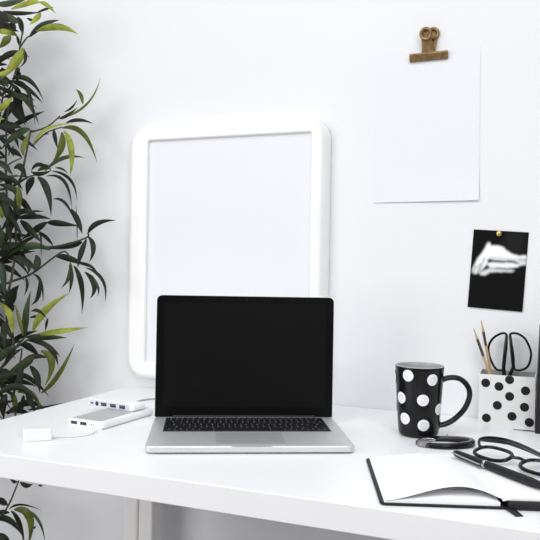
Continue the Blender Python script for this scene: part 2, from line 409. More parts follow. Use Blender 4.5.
def pencil(label, tip, foot, seq):
    tip = Vector(tip); foot = Vector(foot); d = (tip - foot); Ln = d.length
    o = thing('pencil', label, 'pencil', foot, 0, 'pencils in the dotted box')
    q = d.to_track_quat('Z', 'Y'); o.rotation_mode = 'QUATERNION'; o.rotation_quaternion = q
    MB().lathe([(.0022, 0), (.0026, .0006), (.0026, Ln * seq[0])], 6, smooth=False).build('shaft', M['wood'], o)
    MB().lathe([(.0026, Ln * seq[0]), (.0027, Ln * seq[0] + .0002), (.0027, Ln * seq[1]), (.0025, Ln * seq[1] + .0004)], 6, smooth=False).build('painted_band', M['dark_wood'], o)
    MB().lathe([(.0026, Ln * seq[1]), (.0010, Ln - .006), (.0008, Ln - .006)], 12).build('sharpened_wood', M['wood'], o)
    MB().lathe([(.0010, Ln - .0062), (.0003, Ln), (0, Ln)], 10).build('point', M['lead'], o)
pencil('shorter leaning pencil with dark band, left one in the dotted box', (-.1613, -.0340, .9123), (-.0985, -.0350, .7437), (.70, .88))
pencil('taller sharp pencil, between the leaning pencil and the scissors', (-.1485, -.0300, .9285), (-.1115, -.0230, .7437), (.74, .88))

sc = thing('scissors', 'black handled scissors standing handles up in the dotted box', 'scissors', (-.099, -.020, .7440))
L1 = [(-.1225, .8399), (-.1325, .8600), (-.1345, .8797), (-.1256, .8958), (-.1109, .9045), (-.1035, .9015), (-.1030, .885), (-.1045, .8650), (-.1066, .8415), (-.113, .8360)]
L2 = [(-.0886, .8400), (-.0905, .8600), (-.0940, .8820), (-.0978, .9005), (-.0915, .9055), (-.0800, .9030), (-.0690, .8930), (-.0605, .8709), (-.0645, .8480), (-.0760, .8390)]
for L, dy in ((L1, -.0018), (L2, .0018)):
    MB().tube(spline([(x + .099, dy, z - .744) for x, z in L], 6, True), .0021, 10, closed=True).build('handle', M['glossblack'], sc)
MB().tube([(.0018, .0018, .156), (.0045, .0018, .135), (.0085, .0018, .100), (.0, .0015, .075), (-.004, .001, .05)], [.0026, .0031, .0033, .0036, .0036], 10).build('shank', M['glossblack'], sc)
MB().tube([(-.0042, -.0018, .156), (-.0062, -.0018, .135), (-.0085, -.0018, .100), (-.006, -.0015, .075), (.001, -.001, .05)], [.0026, .0031, .0033, .0036, .0036], 10).build('shank', M['glossblack'], sc)
for s in (-1, 1):
    MB().add([(s * .006, s * .0009, .055), (s * -.003, s * .0009, .055), (s * -.001, s * .0009, .002), (s * .006, s * .0002, .055), (s * -.003, s * .0002, .055), (s * -.001, s * .0002, .002)],
             [[0, 1, 2], [3, 5, 4], [0, 3, 4, 1], [1, 4, 5, 2], [2, 5, 3, 0]]).build('blade', M['steel'], sc)
MB().lathe([(.003, -.0022), (.003, .0022)], 16).build('screw', M['steel'], sc, (0, 0, .052), (PI / 2, 0, 0))

# ------------------------------------------------------------------ black book standing at the right, only its spine corner in view
bk = thing('book', 'tall black book standing upright at the right edge, in front of the dotted box', 'book', (-.0479, -.092, H), math.radians(4))
bk.rotation_euler = (0, math.radians(1.4), math.radians(4))
c = MB(); c.box((0, 0, 0), (.0025, .150 * .22, .187), .0008, 2); c.box((0, 0, 0), (.135, .0025, .187), .0008, 2); c.box((0, .0305, 0), (.135, .033, .187), .0008, 2)
c.build('cover', M['black'], bk)
MB().box((.0025, .003, .003), (.132, .030, .184), .0004, 1).build('page_block', M['page'], bk)
MB().add([(x, y, z) for z in (.0006, .0014) for x, y in ((-.0360, .0130), (-.0355, .0140), (-.015, .0170), (.004, .0180), (.004, .0150), (-.015, .0138))],
         [[5, 4, 3, 2, 1, 0], [6, 7, 8, 9, 10, 11]] + [[i, (i + 1) % 6, 6 + (i + 1) % 6, 6 + i] for i in range(6)]).build('ribbon', M['black'], bk)

# ------------------------------------------------------------------ open notebook
NA = math.radians(19.4)
nb = thing('notebook', 'open notebook with blank white pages and black cover at the desk edge', 'notebook', (-.0640, -.5385, H), NA)
D = .206; LW = .1435
# cover: local x from spine, y depth from the front edge
c = MB(); c.loops(slab(-LW - .001, .004, 0, D, .0004, .0032, .007, .0008, 6, 2), smooth=True)
c.loops(slab(.0045, .142, -.003, D, .0004, .0104, .0046, .0032, 6, 4), smooth=True)
c.build('cover', M['leather'], nb, sharp=60)
def strip(prof, y0, y1, ny=10, inset=0.0):
    """sweep a closed xz outline along y"""
    return [[Vector((x, y0 + (y1 - y0) * j / ny, z)) for x, z in prof] for j in range(ny + 1)]
# the lower stack of pages on the left half
top = [(-LW + .004 + (LW - .008) * t, .0036 + .0088 * min(1, t / .55) ** .8 * (1 if t < .80 else 1 - .55 * ((t - .80) / .20) ** 2)) for t in [i / 18 for i in range(19)]]
MB().loops(strip([(-LW + .004, .0032), (-.004, .0032)] + top[::-1], .003, D - .003, 4), smooth=False).build('page_block', M['page'], nb)
# a page that arches up over the stack
def arch(t): return .0050 + .0160 * math.sin(PI * t ** 1.4) ** 1.0 + .0055 * t
NXA = 30
grid = [[Vector((-LW + .006 + (LW - .0066) * i / NXA, .0035 + (D - .0065) * j / 8, max(arch(i / NXA) * (1 - .48 * j / 8), .0045 + .0080 * min(1, i / NXA / .5)))) for i in range(NXA + 1)] for j in range(9)]
MB().sheet(grid, (0, 0, .0005)).build('loose_page', M['page'], nb, sharp=50)
# right hand pages on the thick back half
prof = [(-.0008, .0090), (.004, .0104), (.139, .0104), (.139, .0124), (.03, .0130), (.012, .0134), (.0035, .0124), (-.0008, .0106)]
MB().loops(strip(prof, .003, D - .003, 4), smooth=False).build('page_block', M['page'], nb)
rb = spline([(.004, .004, .0009), (.006, -.004, .0022), (.0085, -.0125, .0016), (.0108, -.0230, .0007)], 4)
vs = []; 
for p in rb: vs += [p + Vector((-.0046, -.001, 0)), p + Vector((.0046, .001, 0))]
r_ = MB().add(vs, [[2 * i, 2 * i + 1, 2 * i + 3, 2 * i + 2] for i in range(len(rb) - 1)], 0, True).build('ribbon', M['black'], nb)
s_ = r_.modifiers.new('thickness', 'SOLIDIFY'); s_.thickness = .0008; s_.offset = 0

# ------------------------------------------------------------------ pen lying on the right page
pa, pb_ = Vector((-.1455, -.3700, 0)), Vector((-.0080, -.5020, 0))
pd = (pb_ - pa).normalized(); pen = thing('pen', 'thick black pen with a silver ring lying on the open notebook', 'pen', (pa.x, pa.y, H + .0197), math.atan2(pd.y, pd.x))
pen.rotation_euler = (0, math.radians(.2), math.atan2(pd.y, pd.x))
R90 = Matrix.Rotation(PI / 2, 4, 'Y')
MB().lathe([(0, 0), (.0030, .0004), (.0046, .004), (.0051, .012), (.0053, .060), (.0053, .0635)], 24, mtx=R90).build('cap', M['black'], pen)
MB().lathe([(.0052, .0632), (.0057, .0636), (.0057, .0668), (.0052, .0672)], 24, mtx=R90).build('ring', M['steel'], pen)
MB().lathe([(.0050, .067), (.0054, .069), (.0057, .110), (.0057, .150), (.0045, .166), (.0020, .176), (0, .178)], 24, mtx=R90).build('barrel', M['black'], pen)
MB().tube([(.004, -.0040, .0020), (.006, -.0080, .0020), (.030, -.0086, .0012), (.058, -.0084, .0005), (.063, -.0072, .0002)], .0010, 8, sx=1.5).build('pocket_clip', M['steel'], pen)

# ------------------------------------------------------------------ spectacles
gl = thing('eyeglasses', 'folded black rimmed eyeglasses lying behind the pen', 'eyeglasses', (-.0933, -.3625, H + .0222), math.atan2(-.59, .807))
# local x along the front, y away from the camera, z up; front tipped back
tl = math.radians(15); e2 = Vector((0, math.cos(tl), math.sin(tl))); e3 = Vector((0, -math.sin(tl), math.cos(tl)))
def lens_loop(cx, a, b, n=40, sq=2.5):
    P = []
    for k in range(n):
        t = 2 * PI * k / n; ct, st = math.cos(t), math.sin(t)
        P.append(Vector((cx + a * math.copysign(abs(ct) ** (2 / sq), ct), 0, 0)) + e2 * (b * math.copysign(abs(st) ** (2 / sq), st)))
    return P
rim = MB()
for cx in (0, .0800): rim.tube(lens_loop(cx, .0285, .0168), .0027, 8, closed=True)
rim.tube(spline([Vector((.0280, 0, 0)) + e2 * .004, Vector((.0400, 0, 0)) + e2 * .0075, Vector((.0520, 0, 0)) + e2 * .004], 6), .0022, 8)
for sx, cx in ((-1, 0), (1, .080)):
    rim.tube([Vector((cx + sx * .0265, 0, 0)) + e2 * .008, Vector((cx + sx * .0325, 0, 0)) + e2 * .0095], .0026, 8)
rim.build('front_frame', M['glossblack'], gl)
for cx in (0, .0800):
    lp = lens_loop(cx, .0278, .0160); MB().loops([[p + e3 * .0006 for p in lp], [p - e3 * .0006 for p in lp]], smooth=False).build('lens', M['lens'], gl)
h1 = Vector((-.0330, 0, 0)) + e2 * .0095; h2 = Vector((.1130, 0, 0)) + e2 * .0095
MB().tube(spline([h1, (-.0430, .020, .0085), (-.0400, .036, .0105), (-.014, .0430, .0118), (.025, .0350, .0115), (.073, .0150, .0108), (.105, .0030, .0100)], 6),
          [.0027] * 30 + [.0034] * 7, 8, sx=.8).build('temple', M['glossblack'], gl)
MB().tube(spline([h2, (.112, .018, .0065), (.098, .026, .007), (.060, .030, .0062), (.020, .043, .0060), (-.025, .051, .0055), (-.060, .040, .0035)], 6),
          [.0027] * 30 + [.0034] * 7, 8, sx=.8).build('temple', M['glossblack'], gl)

# ------------------------------------------------------------------ black strap with a grey round end
st = thing('wrist_strap', 'glossy black looped strap with a round grey end, in front of the mug', 'bracelet', (-.177, -.2435, H), math.radians(30))
n = 48; rg = []
for k in range(n):
    t = 2 * PI * k / n; hh = .0078 + .0022 * math.cos(t + .8)
    cx, cy = .043 * math.cos(t), .0290 * math.sin(t); nx_, ny_ = math.cos(t) * .029, math.sin(t) * .043; q = math.hypot(nx_, ny_); nx_, ny_ = nx_ / q, ny_ / q
    w2 = .0050 + .0060 * max(0, math.cos(t - 1.2)) ** 2
    rg.append([Vector((cx + nx_ * a, cy + ny_ * a, z)) for a, z in ((w2, .0016), (w2, hh - .002), (w2 * .55, hh), (-w2 * .55, hh), (-w2, hh - .002), (-w2, .0016), (-w2 * .55, 0), (w2 * .55, 0))])
MB().loops(rg, close=True).build('band', M['glossblack'], st, sharp=50)
MB().lathe([(0, .0), (.0085, .0), (.0105, .002), (.0105, .0075), (.0085, .0095), (.004, .0105), (0, .0106)], 28).build('round_end', M['greymetal'], st, (-.0385, -.0085, .0002))
MB().tube([(-.028 + .011 * math.cos(a), .001 + .0075 * math.sin(a), .0085) for a in [2 * PI * k / 28 for k in range(28)]], .0011, 8, closed=True).build('buckle', M['steel'], st)
MB().lathe([(0, 0), (.0016, 0), (.0016, .001), (0, .0015)], 14).build('rivet', M['steel'], st, (.014, .0285, .0086))

# ------------------------------------------------------------------ power bank, hub, adapter, cables
pbk = thing('power_bank', 'flat white power bank with grey top and two ports, under the hub', 'power bank', (-.7535, -.4015, H), math.radians(-3.6))
def pill(x0, x1, y0, y1, z0, z1, n=8):
    """bar with half-round long sides, extruded along y"""
    r = (z1 - z0) / 2; zc = (z0 + z1) / 2; out = []
    for e, yy in ((.0012, y0), (0, y0 + .0012), (0, y1 - .0012), (.0012, y1)):
        P = []
        for s, cx in ((1, x1 - r), (-1, x0 + r)):
            for k in range(n + 1):
                a = -PI / 2 + PI * k / n; P.append(Vector((cx + s * (r - e) * math.cos(a), yy, zc + s * (r - e) * math.sin(a))))
        out.append(P)
    return out
def hpill(x0, x1, z0, z1): return pill(x0, x1, 0, 1, z0, z1)
b_ = MB().loops(pill(-.0385, .0385, 0, .147, 0, .0135)).build('body', M['bank'], pbk, sharp=40)
MB().box((-.0310, .003, .0132), (.0310, .144, .01362), 0).build('top_panel', M['banktop'], pbk)
for x, w2 in ((-.0235, .0066), (-.0035, .0066)):
    q = MB(); q.box((x - w2, -.0003, .0042), (x + w2, .0006, .0094)); q.build('port', M['port'], b_)
MB().box((.0135, -.0003, .0055), (.0195, .0006, .0080)).build('port', M['port'], b_)

hub = thing('usb_hub', 'small white hub with a row of ports, lying across the power bank', 'usb hub', (-.7720, -.3010, H + .0137), math.radians(-8.6))
hb = MB().loops(pill(-.0545, .0575, 0, .032, 0, .0130)).build('body', M['bank'], hub, sharp=40)
MB().loops([[Vector((p.x, yy, p.z)) for p in pill(-.0515, .0470, 0, 1, .0012, .0118)[1]] for yy in (-.0006, .0004)], smooth=False).build('port_plate', M['hubface'], hb)
MB().loops([[Vector((p.x, yy, p.z)) for p in pill(-.0475, -.0405, 0, 1, .0045, .0072)[1]] for yy in (-.0010, 0)], smooth=False).build('port', M['port'], hb)
MB().lathe([(0, 0), (.0040, 0), (.0040, .0008), (0, .0008)], 20).build('port', M['port'], hb, (-.0315, -.0002, .0058), (PI / 2, 0, 0))
for x in (-.0150, .0075, .0300):
    p_ = MB().box((x - .0068, -.0010, .0030), (x + .0068, 0, .0090)).build('port', M['port'], hb)
    MB().box((x - .0045, -.0013, .0060), (x + .0045, -.0009, .0074)).build('tongue', M['porttongue'], p_)

ad = thing('power_adapter', 'small white power adapter with a dark port, near the left desk edge', 'power adapter', (-.7680, -.5040, H), math.radians(42))
a_ = MB().loops(slab(-.0215, .0215, -.0135, .0135, 0, .0195, .004, .0025, 5, 3)).build('body', M['bank'], ad, sharp=40)
for z in (.0075, .0135):
    MB().box((.0212, -.0012, z - .0010), (.0218, .0012, z + .0010)).build('port', M['port'], a_)
cb = MB().tube(spline([(-.7515, -.4880, H + .0040), (-.742, -.4770, H + .0022), (-.728, -.4660, H + .0018), (-.716, -.447, H + .0018), (-.717, -.423, H + .0028), (-.7315, -.4090, H + .0062), (-.7395, -.3985, H + .0068)], 8), .0016, 10).build('white_cable', M['cable'])
tag(cb, 'thin white cable running from the adapter to the power bank', 'cable')
cg = MB().tube(spline([(-.7700, -.2665, H + .0195), (-.7790, -.2450, H + .016), (-.7960, -.2000, H + .0022), (-.8010, -.1650, H + .0018), (-.7890, -.1250, H + .0018), (-.7400, -.1020, H + .0018), (-.6500, -.110, H + .0018), (-.560, -.150, H + .0018)], 8), .0017, 10).build('grey_cable', M['greycable'])
tag(cg, 'light grey cable curving from the hub along the back of the desk', 'cable')

# ------------------------------------------------------------------ plant
LEAVES = [(-1151,-149,1575,-1089,-162,1578,-1056,-165,1572,6.2,'y'),
(-1069,-156,1579,-1037,-170,1564,-1010,-174,1541,4.2,'y'),
(-1247,-67,1608,-1193,-73,1596,-1143,-59,1596,7.7,'d'),
(-1098,-130,1567,-1068,-134,1571,-1049,-131,1574,2.9,'d'),
(-1067,-154,1557,-1069,-165,1541,-1082,-171,1526,6.1,'y'),
(-1170,-66,1540,-1130,-72,1561,-1091,-58,1573,8.0,'b'),
(-1133,-87,1543,-1063,-99,1542,-1011,-96,1521,7.0,'y'),
(-1234,-104,1548,-1191,-110,1541,-1178,-94,1532,7.1,'y'),
(-1141,-162,1513,-1148,-170,1498,-1175,-161,1486,8.2,'o'),
(-1136,-124,1495,-1148,-137,1461,-1186,-138,1426,9.7,'y'),
(-1120,-142,1484,-1114,-146,1460,-1146,-129,1450,5.7,'d'),
(-1241,-101,1495,-1201,-116,1482,-1183,-110,1477,2.3,'d'),
(-1225,-98,1459,-1212,-103,1460,-1217,-88,1462,3.0,'d'),
(-1235,-104,1613,-1185,-114,1605,-1141,-110,1609,10.1,'m'),
(-1228,-111,1594,-1195,-122,1571,-1157,-126,1554,10.1,'d'),
(-1197,-77,1585,-1177,-87,1559,-1163,-95,1535,8.6,'d'),
(-1241,-94,1578,-1201,-105,1558,-1176,-104,1543,10.2,'d'),
(-1179,-108,1567,-1167,-124,1543,-1157,-116,1537,7.5,'d'),
(-1174,-132,1572,-1152,-138,1554,-1135,-138,1548,7.4,'m'),
(-1247,-93,1574,-1215,-102,1558,-1202,-103,1552,7.7,'d'),
(-1194,-83,1542,-1178,-94,1523,-1176,-92,1510,4.0,'d'),
(-1176,-69,1583,-1156,-78,1574,-1141,-85,1572,3.0,'d'),
(-1190,-149,1437,-1164,-153,1434,-1146,-143,1451,5.8,'y'),
(-1163,-129,1427,-1110,-135,1418,-1068,-137,1370,5.7,'d'),
(-1175,-109,1428,-1120,-126,1395,-1098,-127,1316,5.0,'d'),
(-1215,-69,1433,-1192,-72,1408,-1196,-56,1384,6.5,'d'),
(-1231,-64,1391,-1196,-77,1365,-1161,-83,1332,12.5,'d'),
(-1220,-63,1426,-1228,-64,1407,-1250,-56,1418,5.1,'d'),
(-1210,-65,1420,-1192,-74,1380,-1174,-63,1339,9.0,'d'),
(-1207,-124,1429,-1179,-136,1420,-1166,-137,1405,7.8,'m'),
(-1177,-158,1348,-1142,-173,1360,-1128,-164,1377,7.5,'y'),
(-1196,-140,1335,-1175,-151,1334,-1153,-160,1331,3.4,'y'),
(-1201,-135,1322,-1160,-135,1322,-1134,-127,1316,8.2,'d'),
(-1210,-124,1305,-1172,-144,1297,-1153,-140,1304,3.6,'d'),
(-1125,-112,1316,-1160,-119,1303,-1194,-125,1270,8.7,'m'),
(-1082,-165,1296,-1085,-180,1263,-1082,-179,1244,6.4,'o'),
(-1078,-156,1271,-1032,-172,1301,-960,-175,1307,5.4,'y'),
(-1099,-55,1348,-1009,-69,1371,-968,-71,1430,4.5,'o'),
(-1008,-79,1371,-1016,-77,1392,-1039,-64,1410,4.7,'o'),
(-1072,-79,1344,-1039,-93,1346,-1007,-97,1361,4.7,'d'),
(-1073,-59,1362,-1050,-61,1371,-1045,-50,1391,2.4,'d'),
(-1048,-85,1330,-1007,-93,1333,-966,-96,1322,3.9,'d'),
(-1078,-60,1325,-1016,-68,1309,-970,-75,1240,5.4,'o'),
(-1092,-72,1321,-1090,-70,1301,-1090,-58,1278,6.3,'b'),
(-1071,-69,1314,-1069,-74,1277,-1104,-61,1246,7.1,'o'),
(-1048,-91,1311,-1015,-108,1265,-1020,-104,1207,6.9,'y'),
(-1125,-58,1229,-1068,-70,1255,-1009,-66,1254,6.2,'m'),
(-1124,-78,1304,-1101,-87,1308,-1098,-76,1309,1.7,'d'),
(-1226,-102,1252,-1196,-109,1236,-1181,-100,1216,7.3,'m'),
(-1062,-126,1227,-1088,-131,1232,-1118,-114,1219,4.2,'d'),
(-1093,-143,1215,-1065,-148,1209,-1048,-129,1220,4.8,'d'),
(-1119,-90,1225,-1080,-110,1230,-1068,-108,1221,5.6,'m'),
(-1089,-138,1204,-1101,-140,1187,-1119,-125,1165,7.7,'d'),
(-1074,-145,1203,-1037,-159,1173,-1025,-159,1117,7.6,'d'),
(-1116,-65,1216,-1068,-62,1204,-1052,-53,1143,4.0,'d'),
(-1105,-58,1228,-1039,-78,1204,-1020,-78,1156,3.3,'d'),
(-1093,-63,1234,-1068,-69,1230,-1062,-55,1220,2.4,'m'),
(-1138,-100,1210,-1151,-98,1213,-1167,-90,1212,2.4,'d'),
(-1082,-82,1161,-1046,-86,1152,-1029,-71,1110,3.3,'d'),
(-1038,-74,1139,-1011,-84,1109,-993,-93,1082,6.9,'d'),
(-1103,-75,1108,-1065,-78,1106,-1020,-65,1101,7.0,'d'),
(-987,-80,1084,-961,-83,1106,-918,-74,1113,5.6,'d'),
(-1016,-62,1066,-1057,-58,1056,-1123,-52,1049,7.1,'d'),
(-1072,-101,1046,-1123,-114,1054,-1184,-108,1031,7.1,'m'),
(-983,-86,1076,-960,-99,1051,-977,-89,1019,7.2,'d'),
(-984,-90,1071,-992,-100,1038,-1006,-89,1007,7.2,'d'),
(-1022,-78,1147,-1015,-82,1091,-1026,-68,1063,1.6,'d'),
(-1190,-144,1204,-1147,-141,1199,-1123,-133,1176,7.1,'d'),
(-1140,-123,1172,-1168,-123,1184,-1214,-114,1195,7.2,'m'),
(-1184,-78,1168,-1149,-96,1148,-1129,-92,1132,8.2,'d'),
(-1105,-134,1130,-1074,-147,1129,-1051,-149,1128,2.3,'d'),
(-1154,-120,1118,-1118,-131,1131,-1084,-121,1116,6.1,'d'),
(-1223,-86,1138,-1178,-100,1109,-1141,-106,1068,7.8,'b'),
(-1204,-121,1151,-1185,-131,1129,-1189,-124,1114,7.2,'y'),
(-1153,-106,1110,-1117,-118,1090,-1076,-124,1061,9.4,'d'),
(-1104,-74,1110,-1127,-87,1091,-1171,-81,1068,7.2,'d'),
(-1142,-61,1090,-1107,-68,1072,-1097,-59,1054,4.8,'d'),
(-1106,-95,1086,-1090,-111,1068,-1094,-104,1028,2.3,'d'),
(-1164,-108,1169,-1165,-106,1131,-1187,-96,1086,9.6,'d'),
(-1216,-72,1150,-1211,-76,1103,-1235,-64,1052,10.9,'d'),
(-1220,-110,1067,-1168,-127,1055,-1130,-125,1065,11.0,'d'),
(-1133,-137,1186,-1130,-137,1155,-1138,-134,1124,6.1,'o'),
(-1170,-143,1173,-1149,-160,1138,-1144,-158,1105,9.3,'d'),
(-1199,-134,1100,-1186,-133,1078,-1188,-122,1044,9.6,'m'),
(-1228,-98,1035,-1183,-110,1040,-1141,-106,1052,9.7,'d'),
(-1194,-142,1167,-1158,-156,1158,-1140,-148,1141,9.4,'d'),
(-1147,-134,1031,-1108,-136,1018,-1085,-131,1001,8.4,'d'),
(-1093,-123,1034,-1081,-133,1014,-1084,-142,992,7.8,'d'),
(-1181,-65,1029,-1159,-70,1009,-1173,-56,988,7.3,'m'),
(-1246,-77,1007,-1209,-73,1001,-1172,-64,974,7.4,'d'),
(-1121,-97,991,-1092,-106,972,-1090,-100,927,4.0,'d'),
(-1130,-66,975,-1126,-74,941,-1157,-59,918,6.2,'d'),
(-1108,-140,987,-1096,-146,968,-1112,-137,943,3.2,'d'),
(-1083,-70,1033,-1042,-69,1027,-999,-61,1010,7.0,'d'),
(-1035,-79,1020,-1029,-89,989,-1059,-78,960,5.8,'m'),
(-1034,-83,1013,-1021,-92,985,-1024,-95,949,6.4,'d'),
(-1042,-55,1011,-1022,-54,966,-1026,-44,902,7.7,'d'),
(-1006,-62,998,-974,-72,970,-984,-72,939,6.2,'d'),
(-985,-88,1008,-936,-96,982,-933,-89,934,4.0,'d'),
(-1007,-80,1020,-979,-81,1012,-970,-67,999,3.2,'d'),
(-966,-92,992,-946,-97,965,-962,-78,944,2.7,'m'),
(-1127,-87,861,-1094,-90,908,-1029,-86,951,7.8,'y'),
(-1115,-85,855,-1041,-102,867,-969,-97,878,6.7,'y'),
(-1161,-70,844,-1109,-68,847,-1052,-62,848,7.2,'m'),
(-1114,-128,854,-1100,-145,902,-1092,-138,957,7.9,'m'),
(-1097,-155,857,-1106,-160,896,-1127,-148,925,5.1,'o'),
(-1157,-121,858,-1170,-117,902,-1211,-107,925,6.7,'y'),
(-1180,-103,912,-1170,-111,940,-1143,-117,966,11.5,'d'),
(-1171,-147,1017,-1157,-153,986,-1148,-156,940,7.5,'b'),
(-1086,-144,911,-1067,-141,912,-1054,-130,894,3.7,'d'),
(-1150,-70,889,-1125,-76,893,-1112,-65,884,3.4,'d'),
(-1143,-91,840,-1086,-95,833,-1057,-78,806,6.1,'d'),
(-1113,-73,719,-1062,-79,765,-1026,-68,838,5.7,'o'),
(-1123,-100,784,-1100,-103,761,-1092,-103,725,7.1,'d'),
(-1098,-94,818,-1068,-96,794,-1083,-97,741,9.4,'o'),
(-1068,-135,840,-1037,-133,828,-1027,-124,793,5.9,'d'),
(-1100,-115,807,-1131,-123,783,-1206,-111,740,9.5,'m'),
(-1125,-120,792,-1126,-129,764,-1119,-127,736,6.6,'d'),
(-1178,-148,716,-1119,-142,742,-1060,-137,707,7.5,'d'),
(-1170,-84,718,-1122,-93,717,-1092,-98,686,8.2,'o'),
(-1184,-94,719,-1173,-92,694,-1176,-85,653,9.8,'o'),
(-1133,-100,722,-1110,-110,705,-1101,-104,678,6.2,'d'),
(-1160,-133,722,-1162,-141,703,-1172,-124,661,9.6,'d'),
(-1233,-86,814,-1194,-92,831,-1169,-74,835,9.8,'d'),
(-1206,-116,784,-1173,-121,814,-1152,-106,828,8.2,'m'),
(-1199,-97,778,-1169,-113,804,-1129,-113,825,7.2,'d'),
(-1251,-68,842,-1218,-80,828,-1212,-77,807,9.0,'d'),
(-1178,-69,825,-1150,-69,820,-1121,-68,798,8.3,'d'),
(-1226,-93,734,-1188,-109,730,-1169,-104,712,9.8,'d'),
(-1181,-90,838,-1182,-106,862,-1194,-100,889,6.1,'d'),
(-1205,-94,879,-1180,-108,858,-1168,-102,840,6.3,'b'),
(-1100,-70,891,-1101,-75,875,-1116,-58,857,3.8,'d'),
(-1151,-91,794,-1110,-96,806,-1084,-86,802,5.7,'d'),
(-1218,-103,763,-1191,-100,765,-1184,-88,750,7.4,'d'),
(-1188,-143,968,-1165,-146,955,-1164,-138,932,9.4,'d'),
(-1138,-101,717,-1141,-103,696,-1146,-100,668,5.8,'d'),
(-1078,-132,705,-1050,-150,704,-1037,-149,702,2.3,'d'),
(-1153,-68,676,-1120,-67,683,-1050,-64,702,2.7,'d'),
(-1208,-62,436,-1169,-64,452,-1120,-53,442,3.3,'d'),
(-1100,-170,482,-1058,-173,472,-1069,-160,406,9.9,'o'),
(-1149,-94,454,-1086,-112,447,-1062,-113,397,3.7,'m'),
(-1173,-147,442,-1128,-150,446,-1089,-150,416,10.3,'d'),
(-1154,-118,456,-1128,-121,432,-1125,-106,380,7.0,'d'),
(-1234,-77,451,-1208,-86,460,-1190,-86,453,9.3,'d'),
(-1149,-96,516,-1120,-110,516,-1097,-114,524,5.4,'d'),
(-1207,-62,507,-1189,-69,504,-1189,-56,503,5.1,'d'),
(-1076,-123,526,-1062,-130,528,-1066,-119,524,2.4,'d'),
(-1225,-87,432,-1200,-91,439,-1180,-91,440,5.7,'d'),
(-1174,-148,409,-1140,-154,405,-1132,-137,374,9.9,'d'),
(-1078,-125,436,-1084,-127,431,-1099,-119,429,2.4,'d')]
TWIGS = [([(-1237,-97,1183),(-1200,-93,1188),(-1157,-104,1204),(-1147,-98,1261),(-1128,-105,1315)],3.3),([(-1132,-100,1312),(-1080,-109,1319),(-1049,-105,1342)],2.2),([(-1122,-104,1281),(-1097,-92,1309),(-1041,-107,1317)],2.0),([(-1165,-95,1200),(-1131,-108,1209),(-1112,-90,1218)],2.5),([(-1195,-107,1236),(-1171,-108,1246),(-1151,-106,1253)],1.8),([(-1212,-76,1026),(-1144,-82,1048),(-1064,-77,1056),(-988,-85,1074),(-978,-93,1084)],2.7),([(-1247,-88,951),(-1196,-86,971),(-1165,-75,983),(-1118,-92,998),(-1048,-90,1042),(-1035,-78,1029)],2.9),([(-1224,-108,745),(-1200,-91,786),(-1157,-104,827),(-1137,-99,850)],3.6),([(-1163,-97,824),(-1137,-92,841),(-1090,-108,858)],2.2),([(-1246,-93,1398),(-1194,-106,1409),(-1189,-96,1434)],3.1),([(-1177,-110,1426),(-1174,-95,1479),(-1162,-106,1507),(-1154,-106,1542)],2.7),([(-1159,-109,1503),(-1145,-104,1524),(-1136,-103,1528)],2.0),([(-1232,-90,392),(-1180,-98,458),(-1151,-103,511),(-1154,-90,524)],2.2),([(-1187,-107,1102),(-1195,-106,1204),(-1210,-91,1253),(-1209,-91,1345),(-1188,-96,1423)],2.9),([(-1180,-90,700),(-1149,-109,762),(-1153,-92,817)],2.9),([(-1198,-96,930),(-1181,-97,988),(-1175,-93,1068),(-1169,-108,1147),(-1155,-106,1199)],3.1),([(-1163,-107,818),(-1175,-100,862),(-1190,-99,930)],2.9)]

plant = thing('bamboo_plant', 'tall bushy green plant with long narrow leaves standing left of the desk', 'plant', (-1.29, -.22, 0))
PO = Vector((-1.29, -.22, 0))
MB().lathe([(0, 0), (.105, 0), (.11, .006), (.145, .27), (.150, .285), (.143, .285), (.138, .268), (.137, .255), (0, .25)], 40).build('pot', M['pot'], plant)
MB().lathe([(.137, .2560), (.10, .262), (.04, .268), (0, .27)], 24).build('soil', M['soil'], plant)
KM = {'d': 0, 'm': 1, 'b': 2, 'o': 3, 'y': 4}
lf = MB(); rnd = random.Random(11)
def leaf(b, m, t, w, k, tw):
    b, m, t = Vector(b), Vector(m), Vector(t); c = 2 * m - (b + t) / 2; n = 12
    view = Vector((.3, -.95, .08)).normalized(); rows = []
    for i in range(n + 1):
        s = i / n; p = (1 - s) ** 2 * b + 2 * s * (1 - s) * c + s * s * t; d = (2 * (1 - s) * (c - b) + 2 * s * (t - c))
        if d.length < 1e-6: d = t - b
        d.normalize(); side = d.cross(view)
        if side.length < 1e-4: side = d.cross(Vector((0, 0, 1)))
        side.normalize(); nrm = side.cross(d).normalized()
        a = tw; sd = side * math.cos(a) + nrm * math.sin(a); nr = nrm * math.cos(a) - side * math.sin(a)
        ww = w * (1.12 if k in 'yo' else 1.07) * (math.sin(PI * (s * .94 + .04) ** .80) ** 1.1 if s < 1 else .02)
        rows.append([p + sd * ww - nr * ww * .22, p + sd * ww * .5 + nr * .0, p + nr * ww * .14, p - sd * ww * .5, p - sd * ww - nr * ww * .22])
    vs = [q - PO for r in rows for q in r]
    fs = [[i * 5 + j, i * 5 + j + 1, i * 5 + j + 6, i * 5 + j + 5] for i in range(n) for j in range(4)]
    lf.add(vs, fs, KM[k], True)
for L in LEAVES:
    P = [Vector(L[i:i + 3]) / 1000 for i in (0, 3, 6)]; leaf(*P, L[9] / 1000, L[10], rnd.uniform(-.55, .55))
